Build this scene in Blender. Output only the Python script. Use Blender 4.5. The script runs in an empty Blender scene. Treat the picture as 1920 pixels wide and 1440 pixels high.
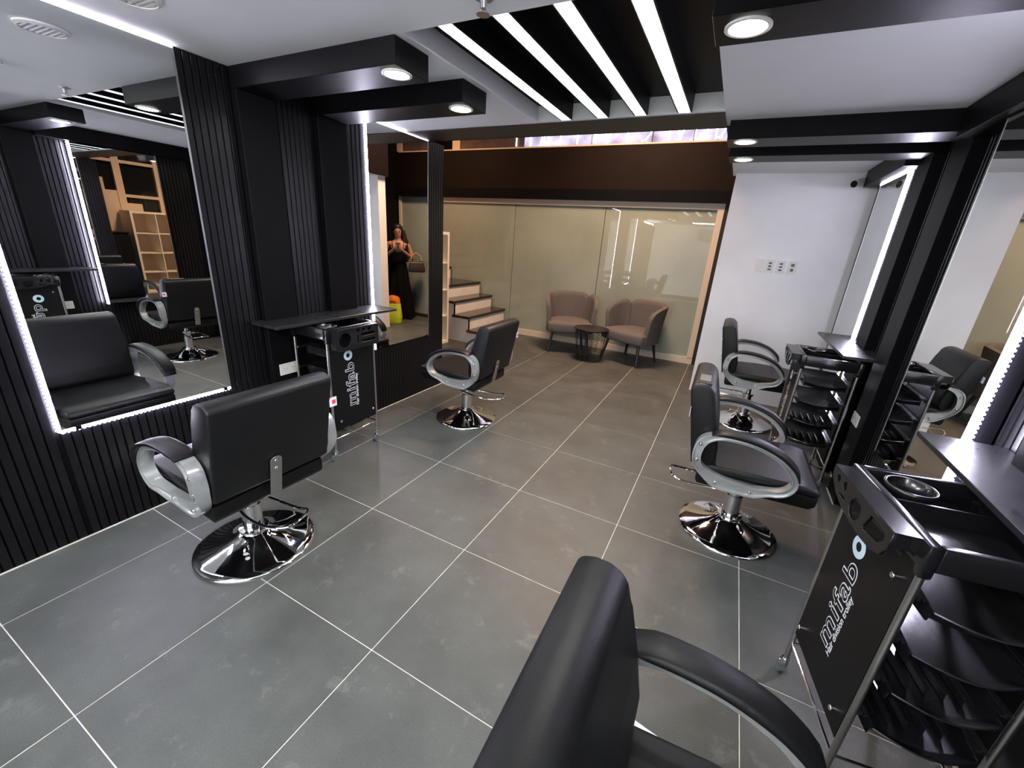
import bpy, bmesh, math, random
from mathutils import Vector, Matrix, noise
random.seed(7)
PI = math.pi
SC = bpy.context.scene
COL = SC.collection

# ------------------------------------------------------------------ camera
def cam_basis(a, b, c):
    ca, sa, cb, sb, cc, sc = math.cos(a), math.sin(a), math.cos(b), math.sin(b), math.cos(c), math.sin(c)
    f = Vector((sa*cb, ca*cb, sb)); r0 = Vector((ca, -sa, 0)); u0 = r0.cross(f)
    return cc*r0 + sc*u0, -sc*r0 + cc*u0, f
cr, cu, cf = cam_basis(-.4599, -.3381, .0690)
cam = bpy.data.objects.new('camera', bpy.data.cameras.new('camera'))
COL.objects.link(cam)
cam.matrix_world = Matrix(((cr.x, cu.x, -cf.x, 2.077), (cr.y, cu.y, -cf.y, -.1735), (cr.z, cu.z, -cf.z, 1.439), (0, 0, 0, 1)))
cam.data.sensor_width = 36.0
cam.data.lens = 773.15/1920*36
cam.data.clip_start = .02
SC.camera = cam

# ------------------------------------------------------------------ world, exposure
W = bpy.data.worlds.new('world'); SC.world = W; W.use_nodes = True
W.node_tree.nodes['Background'].inputs[0].default_value = (.55, .6, .7, 1)
W.node_tree.nodes['Background'].inputs[1].default_value = .02
SC.view_settings.view_transform = 'Standard'; SC.view_settings.look = 'None'
SC.view_settings.gamma = 1; SC.view_settings.use_curve_mapping = False
SC.view_settings.exposure = 1.12
SC.cycles.use_denoising = True
SC.cycles.max_bounces = 12; SC.cycles.glossy_bounces = 8; SC.cycles.diffuse_bounces = 5
SC.cycles.caustics_reflective = False; SC.cycles.caustics_refractive = False
SC.cycles.sample_clamp_indirect = 4.0

H = 2.146          # salon ceiling
YB, YE = -2.2, 5.745
XL, XR = -.33, 2.99

def area(name, loc, rot, sx, sy, power, color=(1, 1, 1), spread=PI):
    l = bpy.data.lights.new(name, 'AREA'); l.shape = 'RECTANGLE'; l.size = sx; l.size_y = sy
    l.energy = power; l.color = color; l.spread = spread
    o = bpy.data.objects.new(name, l); COL.objects.link(o); o.location = loc; o.rotation_euler = rot
    return o
def spot(name, loc, power, color, size=2.2, blend=.6, radius=.05, rot=(0, 0, 0)):
    l = bpy.data.lights.new(name, 'SPOT'); l.energy = power; l.color = color; l.spot_size = size; l.spot_blend = blend
    l.shadow_soft_size = radius
    o = bpy.data.objects.new(name, l); COL.objects.link(o); o.location = loc; o.rotation_euler = rot
    return o
# warm lamps high in the stair hall
area('stair_hall_lamp', (.7, 4.5, 3.72), (0, 0, 0), .9, .5, 60, (1, .62, .40), 2.5)
area('stair_hall_lamp', (-2.1, 4.3, 3.72), (0, 0, 0), .5, .5, 26, (1, .58, .34), 2.6)
# unseen ceiling panel added behind the camera to brighten the near floor
area('rear_fill_panel', (1.35, -.95, H-.012), (0, 0, 0), 1.0, .5, 28, (.97, .98, 1))
# two unseen strips added high on the side walls to lift the ceiling
area('rear_fill_strip', (XL+.05, -1.0, 2.09), (0, math.radians(-115), 0), .03, 1.3, 26, (.95, .97, 1))
area('rear_fill_strip', (XR-.05, -.75, 2.09), (0, math.radians(115), 0), .03, 1.3, 26, (.95, .97, 1))
# added fill light across the rear wall, brightens ceiling and white partition
area('rear_wall_fill', (1.33, YB+.03, 1.15), (math.radians(90), 0, 0), 3.3, 2.05, 24, (.95, .97, 1))

# ------------------------------------------------------------------ materials
MATS = {}
def mat(name, color, rough=.5, metal=0.0, noise_amt=0.0, noise_scale=20, bump=0.0, bump_scale=80, spec=.5, emit=None, estr=0, coat=0.0, rough_var=0.0, dust=0.0):
    if name in MATS: return MATS[name]
    m = bpy.data.materials.new(name); m.use_nodes = True
    nt = m.node_tree; b = nt.nodes['Principled BSDF']
    c = (*color, 1)
    b.inputs['Base Color'].default_value = c; b.inputs['Roughness'].default_value = rough
    b.inputs['Metallic'].default_value = metal; b.inputs['Specular IOR Level'].default_value = spec
    b.inputs['Coat Weight'].default_value = coat
    if emit: b.inputs['Emission Color'].default_value = (*emit, 1); b.inputs['Emission Strength'].default_value = estr
    tc = nt.nodes.new('ShaderNodeTexCoord')
    if noise_amt or rough_var:
        n = nt.nodes.new('ShaderNodeTexNoise'); n.inputs['Scale'].default_value = noise_scale; n.inputs['Detail'].default_value = 6
        nt.links.new(tc.outputs['Object'], n.inputs['Vector'])
        if noise_amt:
            r = nt.nodes.new('ShaderNodeMapRange'); r.inputs[1].default_value = .3; r.inputs[2].default_value = .7
            r.inputs[3].default_value = 1-noise_amt; r.inputs[4].default_value = 1+noise_amt
            nt.links.new(n.outputs['Fac'], r.inputs[0])
            mx = nt.nodes.new('ShaderNodeVectorMath'); mx.operation = 'SCALE'; mx.inputs[0].default_value = color
            nt.links.new(r.outputs[0], mx.inputs['Scale']); nt.links.new(mx.outputs[0], b.inputs['Base Color'])
        if rough_var:
            r2 = nt.nodes.new('ShaderNodeMapRange'); r2.inputs[1].default_value = .3; r2.inputs[2].default_value = .7
            r2.inputs[3].default_value = rough-rough_var; r2.inputs[4].default_value = rough+rough_var
            nt.links.new(n.outputs['Fac'], r2.inputs[0]); nt.links.new(r2.outputs[0], b.inputs['Roughness'])
    if bump:
        n2 = nt.nodes.new('ShaderNodeTexNoise'); n2.inputs['Scale'].default_value = bump_scale; n2.inputs['Detail'].default_value = 4
        nt.links.new(tc.outputs['Object'], n2.inputs['Vector'])
        bp = nt.nodes.new('ShaderNodeBump'); bp.inputs['Strength'].default_value = bump; bp.inputs['Distance'].default_value = .002
        nt.links.new(n2.outputs['Fac'], bp.inputs['Height']); nt.links.new(bp.outputs[0], b.inputs['Normal'])
    MATS[name] = m
    return m

def tile_material():
    m = bpy.data.materials.new('floor_tile'); m.use_nodes = True; nt = m.node_tree; b = nt.nodes['Principled BSDF']
    g = nt.nodes.new('ShaderNodeNewGeometry'); oi = nt.nodes.new('ShaderNodeObjectInfo')
    n = nt.nodes.new('ShaderNodeTexNoise'); n.inputs['Scale'].default_value = 3.2; n.inputs['Detail'].default_value = 7; n.inputs['Roughness'].default_value = .62
    nt.links.new(g.outputs['Position'], n.inputs['Vector'])
    f = nt.nodes.new('ShaderNodeTexNoise'); f.inputs['Scale'].default_value = 260; f.inputs['Detail'].default_value = 3
    nt.links.new(g.outputs['Position'], f.inputs['Vector'])
    cr_ = nt.nodes.new('ShaderNodeValToRGB'); cr_.color_ramp.elements[0].position = .3; cr_.color_ramp.elements[1].position = .75
    cr_.color_ramp.elements[0].color = (.042, .046, .043, 1); cr_.color_ramp.elements[1].color = (.080, .086, .079, 1)
    nt.links.new(n.outputs['Fac'], cr_.inputs[0])
    # whitish dust marks
    d = nt.nodes.new('ShaderNodeTexNoise'); d.inputs['Scale'].default_value = 7; d.inputs['Detail'].default_value = 9; d.inputs['Roughness'].default_value = .75
    nt.links.new(g.outputs['Position'], d.inputs['Vector'])
    dr = nt.nodes.new('ShaderNodeMapRange'); dr.inputs[1].default_value = .57; dr.inputs[2].default_value = .76; dr.inputs[3].default_value = 0; dr.inputs[4].default_value = .45
    nt.links.new(d.outputs['Fac'], dr.inputs[0])
    mx = nt.nodes.new('ShaderNodeMixRGB'); mx.inputs[2].default_value = (.22, .22, .21, 1)
    nt.links.new(dr.outputs[0], mx.inputs[0]); nt.links.new(cr_.outputs[0], mx.inputs[1])
    fr = nt.nodes.new('ShaderNodeMapRange'); fr.inputs[1].default_value = .3; fr.inputs[2].default_value = .7; fr.inputs[3].default_value = .8; fr.inputs[4].default_value = 1.22
    nt.links.new(f.outputs['Fac'], fr.inputs[0])
    ob = nt.nodes.new('ShaderNodeMapRange'); ob.inputs[3].default_value = .93; ob.inputs[4].default_value = 1.07
    nt.links.new(oi.outputs['Random'], ob.inputs[0])
    mu = nt.nodes.new('ShaderNodeMath'); mu.operation = 'MULTIPLY'; nt.links.new(fr.outputs[0], mu.inputs[0]); nt.links.new(ob.outputs[0], mu.inputs[1])
    vs = nt.nodes.new('ShaderNodeVectorMath'); vs.operation = 'SCALE'
    nt.links.new(mx.outputs[0], vs.inputs[0]); nt.links.new(mu.outputs[0], vs.inputs['Scale']); nt.links.new(vs.outputs[0], b.inputs['Base Color'])
    rr = nt.nodes.new('ShaderNodeMapRange'); rr.inputs[3].default_value = .40; rr.inputs[4].default_value = .62
    nt.links.new(n.outputs['Fac'], rr.inputs[0]); nt.links.new(rr.outputs[0], b.inputs['Roughness'])
    bp = nt.nodes.new('ShaderNodeBump'); bp.inputs['Strength'].default_value = .25; bp.inputs['Distance'].default_value = .001
    nt.links.new(f.outputs['Fac'], bp.inputs['Height']); nt.links.new(bp.outputs[0], b.inputs['Normal'])
    return m
M_TILE = tile_material()
M_GROUT = mat('grout', (.62, .61, .55), .9, noise_amt=.25, noise_scale=15)
M_BLACK = mat('black_paint', (.0042, .0040, .0050), .42, spec=.10, noise_amt=.15, noise_scale=8, bump=.12, bump_scale=120)
M_SLAT = mat('black_slat', (.0042, .0040, .0052), .28, spec=.34, noise_amt=.2, noise_scale=30, bump=.15, bump_scale=160)
M_BROWN = mat('dark_brown_paint', (.0075, .0036, .0028), .6, spec=.15, noise_amt=.2, noise_scale=5)
M_STRIP = mat('umber_paint', (.030, .027, .023), .5, spec=.2, noise_amt=.1)
M_CEIL = mat('ceiling_paint', (.76, .79, .775), .7, noise_amt=.04, noise_scale=2, bump=.1, bump_scale=30)
M_WHITE = mat('white_wall_paint', (.86, .86, .86), .6, noise_amt=.04, noise_scale=3, bump=.08, bump_scale=40)
M_BEIGE = mat('beige_paint', (.70, .55, .40), .65, noise_amt=.05, noise_scale=3)
M_CREAM = mat('cream_laminate', (.82, .76, .64), .45, noise_amt=.04)
M_STAIRW = mat('stair_white_paint', (.80, .76, .70), .5, noise_amt=.06, noise_scale=6)
M_TREAD = mat('dark_granite', (.022, .014, .012), .16, noise_amt=.5, noise_scale=90)
M_FRAME = mat('cream_metal_frame', (.62, .55, .46), .4)
M_BGLASS = mat('back_painted_glass', (.275, .315, .27), .015, noise_amt=.12, noise_scale=1.2, spec=.5)
M_DGLASS = mat('dark_glass', (.012, .013, .014), .04, spec=.6)
M_MIRROR = mat('mirror_silver', (.86, .88, .88), .0, 1.0)
M_ALU = mat('aluminium', (.55, .56, .57), .3, 1.0)
M_LEATHER = mat('black_leatherette', (.0055, .0058, .0065), .44, spec=.28, bump=.15, bump_scale=420, noise_amt=.1)
M_SEATBOX = mat('black_vinyl_base', (.004, .004, .004), .45, spec=.25)
M_CHROME = mat('chrome', (.80, .80, .81), .055, 1.0, rough_var=.03, noise_scale=9)
M_ARM = mat('silver_arm_paint', (.56, .58, .59), .24, .6, noise_amt=.08, noise_scale=30)
M_STEEL = mat('brushed_steel', (.48, .48, .47), .32, 1.0)
M_PLASTIC = mat('glossy_black_plastic', (.0075, .0075, .009), .19, spec=.6)
M_PANEL = mat('matt_black_board', (.0045, .0045, .0045), .45, spec=.2)
M_INK = mat('white_print', (.82, .84, .92), .5)
M_INKB = mat('pale_blue_print', (.62, .80, .90), .5)
M_PLATE = mat('white_plate_plastic', (.74, .74, .70), .35)
M_SLOT = mat('slot_grey', (.12, .12, .12), .6)
M_GREY = mat('grey_fabric', (.102, .091, .088), .95, noise_amt=.22, noise_scale=220, bump=.6, bump_scale=500)
M_DWOOD = mat('black_wood', (.012, .010, .009), .4)
M_WIRE = mat('black_wire', (.012, .011, .011), .4, .3)
M_RUB = mat('grey_rubber', (.10, .13, .14), .6)
M_SHELF = mat('black_shelf_laminate', (.016, .016, .019), .32, spec=.4, rough_var=.06, noise_amt=.15, noise_scale=25)
M_LEDW = mat('led_tube', (1, 1, 1), .5, emit=(.93, .97, 1.0), estr=32)
M_LEDV = mat('led_strip_light', (1, 1, 1), .5, emit=(.83, .80, 1.0), estr=36)
M_LEDD = mat('led_diode', (1, 1, 1), .5, emit=(.78, .72, 1.0), estr=45)
M_SPOT = mat('downlight_lens', (1, 1, 1), .5, emit=(1, .97, .90), estr=30)
M_RED = mat('red_print', (.75, .08, .12), .5)

# ------------------------------------------------------------------ helpers
class B:
    """collects shapes, then links them as ONE mesh object"""
    def __init__(s): s.bm = bmesh.new()
    def box(s, x0, x1, y0, y1, z0, z1, bevel=0, seg=2, rot=None):
        v = [s.bm.verts.new(p) for p in ((x0,y0,z0),(x1,y0,z0),(x1,y1,z0),(x0,y1,z0),(x0,y0,z1),(x1,y0,z1),(x1,y1,z1),(x0,y1,z1))]
        fs = [s.bm.faces.new([v[i] for i in f]) for f in ((3,2,1,0),(4,5,6,7),(0,1,5,4),(1,2,6,5),(2,3,7,6),(3,0,4,7))]
        if bevel:
            ed = list({e for f in fs for e in f.edges})
            r = bmesh.ops.bevel(s.bm, geom=ed, offset=bevel, segments=seg, profile=.5, affect='EDGES')
            v = list({x for f in r['faces'] for x in f.verts})
        if rot is not None: bmesh.ops.transform(s.bm, matrix=rot, verts=v)
        return s
    def prism(s, pts, axis, a, b, bevel=0, seg=2):
        def P(p, t):
            if axis == 'x': return (t, p[0], p[1])
            if axis == 'y': return (p[0], t, p[1])
            return (p[0], p[1], t)
        A = [s.bm.verts.new(P(p, a)) for p in pts]; Bv = [s.bm.verts.new(P(p, b)) for p in pts]; n = len(pts)
        fs = [s.bm.faces.new(A), s.bm.faces.new(list(reversed(Bv)))]
        for i in range(n): fs.append(s.bm.faces.new([A[i], Bv[i], Bv[(i+1) % n], A[(i+1) % n]]))
        if bevel:
            bmesh.ops.bevel(s.bm, geom=list({e for f in fs for e in f.edges}), offset=bevel, segments=seg, profile=.5, affect='EDGES')
        return s
    def tube(s, pts, r, seg=8, closed=False, cap=True):
        pts = [Vector(p) for p in pts]; n = len(pts); rings = []
        up = None
        for i, p in enumerate(pts):
            if closed: d = pts[(i+1) % n] - pts[i-1]
            else: d = pts[min(i+1, n-1)] - pts[max(i-1, 0)]
            d.normalize()
            if up is None:
                up = Vector((0, 0, 1)) if abs(d.z) < .9 else Vector((1, 0, 0))
            a = d.cross(up); 
            if a.length < 1e-6: a = d.orthogonal()
            a.normalize(); b = a.cross(d); b.normalize(); up = b
            rr = r[i] if isinstance(r, (list, tuple)) else r
            rings.append([s.bm.verts.new(p + rr*(math.cos(2*PI*k/seg)*a + math.sin(2*PI*k/seg)*b)) for k in range(seg)])
        for i in range(n if closed else n-1):
            A, C_ = rings[i], rings[(i+1) % n]
            for k in range(seg): s.bm.faces.new([A[k], A[(k+1) % seg], C_[(k+1) % seg], C_[k]])
        if cap and not closed:
            s.bm.faces.new(list(reversed(rings[0]))); s.bm.faces.new(rings[-1])
        return s
    def lathe(s, prof, seg=32, c=(0, 0), cap=True):
        rings = []
        for r, z in prof:
            rings.append([s.bm.verts.new((c[0]+r*math.cos(2*PI*k/seg), c[1]+r*math.sin(2*PI*k/seg), z)) for k in range(seg)])
        for A, C_ in zip(rings, rings[1:]):
            for k in range(seg): s.bm.faces.new([A[k], A[(k+1) % seg], C_[(k+1) % seg], C_[k]])
        if cap:
            s.bm.faces.new(list(reversed(rings[0]))); s.bm.faces.new(rings[-1])
        return s
    def ball(s, c, r, sub=2, sc=(1, 1, 1)):
        m = Matrix.Translation(c) @ Matrix.Diagonal((r*sc[0], r*sc[1], r*sc[2], 1))
        bmesh.ops.create_icosphere(s.bm, subdivisions=sub, radius=1, matrix=m); return s
    def quadgrid(s, rows):
        R = [[s.bm.verts.new(p) for p in row] for row in rows]
        for A, C_ in zip(R, R[1:]):
            for k in range(len(A)-1): s.bm.faces.new([A[k], A[k+1], C_[k+1], C_[k]])
        return s
    def mesh(s, name, m, smooth=False, angle=40):
        bmesh.ops.recalc_face_normals(s.bm, faces=s.bm.faces)
        me = bpy.data.meshes.new(name); s.bm.to_mesh(me); s.bm.free()
        me.materials.append(m)
        if smooth:
            for p in me.polygons: p.use_smooth = True
            try: me.set_sharp_from_angle(angle=math.radians(angle))
            except Exception: pass
        return me
    def make(s, name, m, parent=None, smooth=False, angle=40, **tags):
        return put(name, s.mesh(name, m, smooth, angle), parent, **tags)

def put(name, me, parent=None, loc=None, **tags):
    o = bpy.data.objects.new(name, me); COL.objects.link(o)
    if parent: o.parent = parent
    if loc: o.location = loc
    for k, v in tags.items(): o[k] = v
    return o
def thing(name, label, cat, loc=(0, 0, 0), rz=0, group=None):
    o = bpy.data.objects.new(name, None); COL.objects.link(o); o.location = loc; o.rotation_euler = (0, 0, rz)
    o['label'] = label; o['category'] = cat; o.empty_display_size = .1
    if group: o['group'] = group
    return o
def copy_tree(o, parent=None):
    c = o.copy(); COL.objects.link(c)
    if parent: c.parent = parent
    for ch in list(o.children): copy_tree(ch, c)
    return c
def place(o, loc, rz, label):
    o.location = loc; o.rotation_euler = (0, 0, rz); o['label'] = label
def curve_mesh(name, loops, extrude, m, bevel=0):
    """flat shape with holes -> mesh (in XY, thickness along Z)"""
    cu_ = bpy.data.curves.new(name, 'CURVE'); cu_.dimensions = '2D'; cu_.fill_mode = 'BOTH'; cu_.extrude = extrude; cu_.bevel_depth = bevel
    for L in loops:
        sp = cu_.splines.new('POLY'); sp.points.add(len(L)-1)
        for q, p in zip(sp.points, L): q.co = (p[0], p[1], 0, 1)
        sp.use_cyclic_u = True
    o = bpy.data.objects.new(name, cu_); COL.objects.link(o)
    dg = bpy.context.evaluated_depsgraph_get(); me = bpy.data.meshes.new_from_object(o.evaluated_get(dg))
    bpy.data.objects.remove(o); me.materials.clear(); me.materials.append(m); me.name = name
    return me
def text_mesh(name, body, size, m, offset=0, extrude=.0004, shear=0, space=1.0):
    t = bpy.data.curves.new(name, 'FONT'); t.body = body; t.size = size; t.offset = offset; t.extrude = extrude; t.shear = shear; t.space_character = space
    t.align_x = 'LEFT'; t.align_y = 'BOTTOM_BASELINE'
    o = bpy.data.objects.new(name, t); COL.objects.link(o)
    dg = bpy.context.evaluated_depsgraph_get(); me = bpy.data.meshes.new_from_object(o.evaluated_get(dg))
    bpy.data.objects.remove(o); me.materials.clear(); me.materials.append(m); me.name = name
    return me
def circle(cx, cy, r, n=28, ry=None): return [(cx+r*math.cos(2*PI*k/n), cy+(ry or r)*math.sin(2*PI*k/n)) for k in range(n)]
def rrect(x0, x1, y0, y1, r, n=5):
    out = []
    for cx, cy, a in ((x1-r, y1-r, 0), (x0+r, y1-r, PI/2), (x0+r, y0+r, PI), (x1-r, y0+r, 1.5*PI)):
        out += [(cx+r*math.cos(a+k/n*PI/2), cy+r*math.sin(a+k/n*PI/2)) for k in range(n+1)]
    return out
def catmull(P, n=4, closed=True):
    out = []; N = len(P)
    for i in range(N if closed else N-1):
        p = [P[(i+k) % N] if closed else P[min(max(i+k, 0), N-1)] for k in (-1, 0, 1, 2)]
        for j in range(n):
            t = j/n
            out.append(tuple(.5*((2*p[1][a]) + (-p[0][a]+p[2][a])*t + (2*p[0][a]-5*p[1][a]+4*p[2][a]-p[3][a])*t*t + (-p[0][a]+3*p[1][a]-3*p[2][a]+p[3][a])*t**3) for a in range(len(p[1]))))
    if not closed: out.append(tuple(P[-1]))
    return out

# ================================================================== SETTING
# ---- floor: grout bed + one object per tile
floor = B().box(-3.3, 3.2, YB, 5.9, -.05, -.0015).make('floor', M_GROUT, kind='structure')
tile_cache = {}
def tile(x0, x1, y0, y1):
    k = (round(x1-x0, 3), round(y1-y0, 3))
    if k not in tile_cache:
        g = .0016
        tile_cache[k] = B().box(g, k[0]-g, g, k[1]-g, -.01, 0, bevel=.0008, seg=1).mesh('tile', M_TILE)
    put('tile', tile_cache[k], floor, loc=(x0, y0, 0))
xs = [-3.0, -2.4, -1.8, -1.2, -.6, 0, .6, 1.2, 1.8, 2.4, 3.0]
ys = [-1.8, -1.2, -.6, 0, .6, 1.2, 1.8, 2.4, 3.0, 3.6, 4.2, 4.8, 5.4, 5.74]
for i in range(len(xs)-1):
    for j in range(len(ys)-1):
        x0, x1, y0, y1 = xs[i], xs[i+1], ys[j], ys[j+1]
        if x1 < -.34 and y1 < 3.05: continue
        if x0 >= 2.4: x1 = XR
        if x0 == -.6 and y0 < 3.0: x0 = -.36
        tile(x0, x1, y0, y1)

# ---- ceiling with light tray opening, and the ceiling over the far right station
TX0, TX1, TY0, TY1, TZ = .779, 1.86, 1.31, 2.556, 2.232
c = B()
c.box(XL-.1, XR+.1, YB, TY0, H, H+.3); c.box(XL-.1, TX0, TY0, 2.868, H, H+.3); c.box(TX1, XR+.1, TY0, 2.868, H, H+.3); c.box(1.88, XR+.1, 2.868, 4.70, H, H+.3)
c.box(TX0, TX1, TY1, 2.868, H, H+.3); c.box(TX0, TX1, TY0, TY1, TZ+.02, H+.3)
ceiling = c.make('ceiling', M_CEIL, kind='structure')
B().box(TX0+.001, TX1-.001, TY0+.001, TY1-.001, TZ, TZ+.015).make('tray_panel', M_BLACK, ceiling)
B().box(XL, 1.86, 2.585, 2.87, H-.006, H+.001).make('trim_1', M_STRIP, kind='structure')
B().box(-3.3, 1.88, 2.8685, 2.89, H-.006, 3.8).make('trim_2', M_BROWN, kind='structure')
B().box(1.860, 1.8795, 2.891, 4.72, H-.0, 3.8).make('trim_3', M_BROWN, kind='structure')
B().box(1.88, 2.62, 4.702, 4.72, H, 3.8).make('trim_4', M_BROWN, kind='structure')
hall_ceiling = B().box(-3.3, 2.7, 2.86, 5.9, 3.8, 3.9).make('ceiling_hall', M_BROWN, kind='structure')

# ---- side walls of the salon: backing + slats
wall_left = B().box(-.5, XL-.016, YB, 3.075, 0, H).make('wall_left', M_BLACK, kind='structure')
B().box(-1.75, -.5, 3.04, 3.075, 0, 3.8).make('wall_return', M_BLACK, kind='structure')
wall_right = B().box(XR+.014, XR+.2, YB, 4.75, 0, H).make('wall_right', M_BLACK, kind='structure')
wall_rear = B().box(-.5, 3.2, YB-.12, YB, 0, H).make('wall_rear', mat('rear_wall_paint', (.22, .22, .20), .7), kind='structure')
PITCH = .0335
sl = {}
def slat_mesh(h, sgn):
    k = (round(h, 3), sgn)
    if k not in sl:
        w = .0305; d = .014*sgn
        pr = [(0, 0), (d*.8, .0004), (d, .0025), (d, w-.0025), (d*.8, w-.0004), (0, w)]
        sl[k] = B().prism(pr, 'z', 0, h).mesh('slat', M_SLAT, smooth=True, angle=50)
    return sl[k]
def slats(wall, x, sgn, y0, y1, z0, z1):
    n = int(round((y1-y0)/PITCH)); p = (y1-y0)/n
    for i in range(n): put('slat', slat_mesh(z1-z0, sgn), wall, loc=(x, y0+i*p+.0025, z0))
xb = XL-.0155
M1 = (.365, 1.069); M2 = (2.181, 2.851); ZB = .532
slats(wall_left, xb, 1, -.48, M1[0]-.014, 0.004, H)
slats(wall_left, xb, 1, M1[0], M1[1], 0.004, ZB)
slats(wall_left, xb, 1, M1[1], 1.303, 0.004, H)
slats(wall_left, xb, 1, 1.51, 1.77, .87, H)
slats(wall_left, xb, 1, 1.987, M2[0]-.014, 0.004, H)
slats(wall_left, xb, 1, M2[0], M2[1], 0.004, ZB)
slats(wall_left, xb, 1, M2[1], 3.07, 0.004, H)
xr = XR+.0135
R1 = (1.72, 2.39); R2 = (3.605, 4.245)
slats(wall_right, xr, -1, 1.51, R1[0]+.04, 0.004, H)
slats(wall_right, xr, -1, R1[0]+.04, R1[1]-.04, 0.004, ZB+.03)
slats(wall_right, xr, -1, R1[1]-.04, 2.79, 0.004, H)
slats(wall_right, xr, -1, 3.03, 3.235, .9, H)
slats(wall_right, xr, -1, 3.455, R2[0]+.03, 0.004, H)
slats(wall_right, xr, -1, R2[0]+.03, R2[1]-.03, 0.004, ZB+.03)
slats(wall_right, xr, -1, R2[1]-.03, 4.55, 0.004, H)
slats(wall_right, xr, -1, 1.05, 1.31, .9, H)
slats(wall_right, xr, -1, .3, .85, 0.004, H)

B().box(XL-.001, XL+.006, YB, 3.07, 0.0002, .004).make('baseboard_left', M_GROUT, kind='structure')
B().box(2.926, 2.9335, 2.742, 2.965, .0002, .004).make('trim_7', M_GROUT, kind='structure')
# ---- white partition at the right, with its return end
wall_white = B().box(1.91, XR+.1, 4.56, 4.70, 0, H).make('wall_partition', M_WHITE, kind='structure')
# ---- stair hall shell
B().box(-3.3, 2.62, 5.76, 5.9, 0, 2.648).make('wall_back', M_BLACK, kind='structure')
B().box(-3.3, 2.62, 5.665, 5.70, 1.997, 2.13).make('trim_6', M_BLACK, kind='structure')
B().box(-3.3, 2.62, 5.70, 5.76, 1.995, 2.648).make('trim_5', M_BROWN, kind='structure')
B().box(2.60, 2.75, 4.70, 5.9, 0, 3.8).make('wall_hall_right', M_BLACK, kind='structure')
B().box(-3.4, -3.2, 3.0, 5.9, 0, 3.8).make('wall_hall_left', M_BEIGE, kind='structure')
B().box(-3.3, 2.7, 6.25, 6.3, 2.69, 3.9).make('wall_street', M_BROWN, kind='structure')

# ---- back-painted glass wall
win = B().box(-2.34, 1.825, 5.715, 5.755, .0, .088).make('window_1', M_FRAME, kind='structure')
B().box(-2.34, 1.825, 5.713, 5.757, 1.925, 1.995).make('top_rail', M_FRAME, win)
B().box(1.752, 1.825, 5.711, 5.758, .088, 1.925).make('side_post', M_FRAME, win)
for x0, x1 in ((-2.34, -.992), (-.984, .376), (.384, 1.75)):
    B().box(x0, x1, 5.735, 5.747, .088, 1.925).make('pane', M_BGLASS, win)
win2 = B().box(2.53, 2.58, 5.712, 5.757, 0, 1.995).make('window_2', M_FRAME, kind='structure')
B().box(1.87, 2.53, 5.735, 5.747, .06, 1.995).make('pane', M_BGLASS, win2)
B().box(1.83, 1.868, 5.715, 5.757, 0, 1.995).make('jamb', M_STRIP, win2)
B().box(1.87, 2.53, 5.72, 5.757, 0, .06).make('sill', M_STRIP, win2)
# ---- lit clerestory glass above, with the back of the shop-front letters
M_CLER = bpy.data.materials.new('frosted_clerestory'); M_CLER.use_nodes = True
_nt = M_CLER.node_tree; _b = _nt.nodes['Principled BSDF']; _tc = _nt.nodes.new('ShaderNodeTexCoord')
_n = _nt.nodes.new('ShaderNodeTexNoise'); _n.inputs['Scale'].default_value = 5; _n.inputs['Detail'].default_value = 5
_r = _nt.nodes.new('ShaderNodeValToRGB'); _r.color_ramp.elements[0].color = (.14, .12, .22, 1); _r.color_ramp.elements[1].color = (.62, .58, .80, 1)
_r.color_ramp.elements[0].position = .3; _r.color_ramp.elements[1].position = .7
_nt.links.new(_tc.outputs['Object'], _n.inputs['Vector']); _nt.links.new(_n.outputs['Fac'], _r.inputs[0]); _nt.links.new(_r.outputs[0], _b.inputs['Emission Color'])
_b.inputs['Emission Strength'].default_value = .75; _b.inputs['Base Color'].default_value = (.1, .1, .12, 1); _b.inputs['Roughness'].default_value = .2
M_CLED = mat('unlit_clerestory', (.10, .07, .07), .15, noise_amt=.4, noise_scale=4)
cl = B().box(-2.34, 2.55, 5.70, 5.78, 2.650, 2.666).make('window_3', M_BEIGE, kind='structure')
for x0, x1, m_ in ((-2.0, -.93, M_CLED), (-.92, .06, M_CLER), (.07, .84, M_CLER), (.85, 1.32, M_CLER), (1.33, 1.77, M_CLER), (1.78, 2.5, M_CLED)):
    B().box(x0, x1, 5.745, 5.755, 2.667, 3.3).make('pane', m_, cl)
for x in (-2.14, 2.5): B().box(x, x+.14, 5.72, 5.78, 2.667, 3.3).make('post', M_BEIGE, cl)
sign = thing('backlit_letter_sign', 'row of white tube letters seen from behind in the lit clerestory glass', 'sign', (0, 5.73, 2.672))
M_NEON = mat('white_letter_tube', (1, 1, 1), .4, emit=(.92, .9, 1), estr=1.3)
def letter(strokes, x):
    b = B()
    for s_ in strokes: b.tube([(x+p[0]*.13, 0, p[1]*.34+.01) for p in s_], .010, 6)
    b.make('letter', M_NEON, sign)
SH = {'I': [[(0, 0), (0, 1)]], 'A': [[(-.5, 0), (0, 1)], [(.5, 0), (0, 1)], [(-.12, 0), (.05, .7)]], 'T': [[(0, 0), (0, .42)], [(-.6, .42), (.6, .42)]], 'S': [[(-.5, .02), (-.1, .05), (.3, .25), (.4, .45), (.2, .6), (-.3, .6)]],
      'V': [[(-.4, .8), (-.05, 0)], [(.5, .8), (0, 0)]], 'J': [[(-.5, .42), (.2, .42), (.2, 0)]], 'E': [[(0, 0), (0, 1)], [(0, .42), (.5, .42)], [(0, .05), (.5, .05)]], 'R': [[(-.5, 0), (0, .6), (.3, .45), (.2, .2)]], '7': [[(.3, 0), (.3, .5), (-.4, .5)]]}
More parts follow.
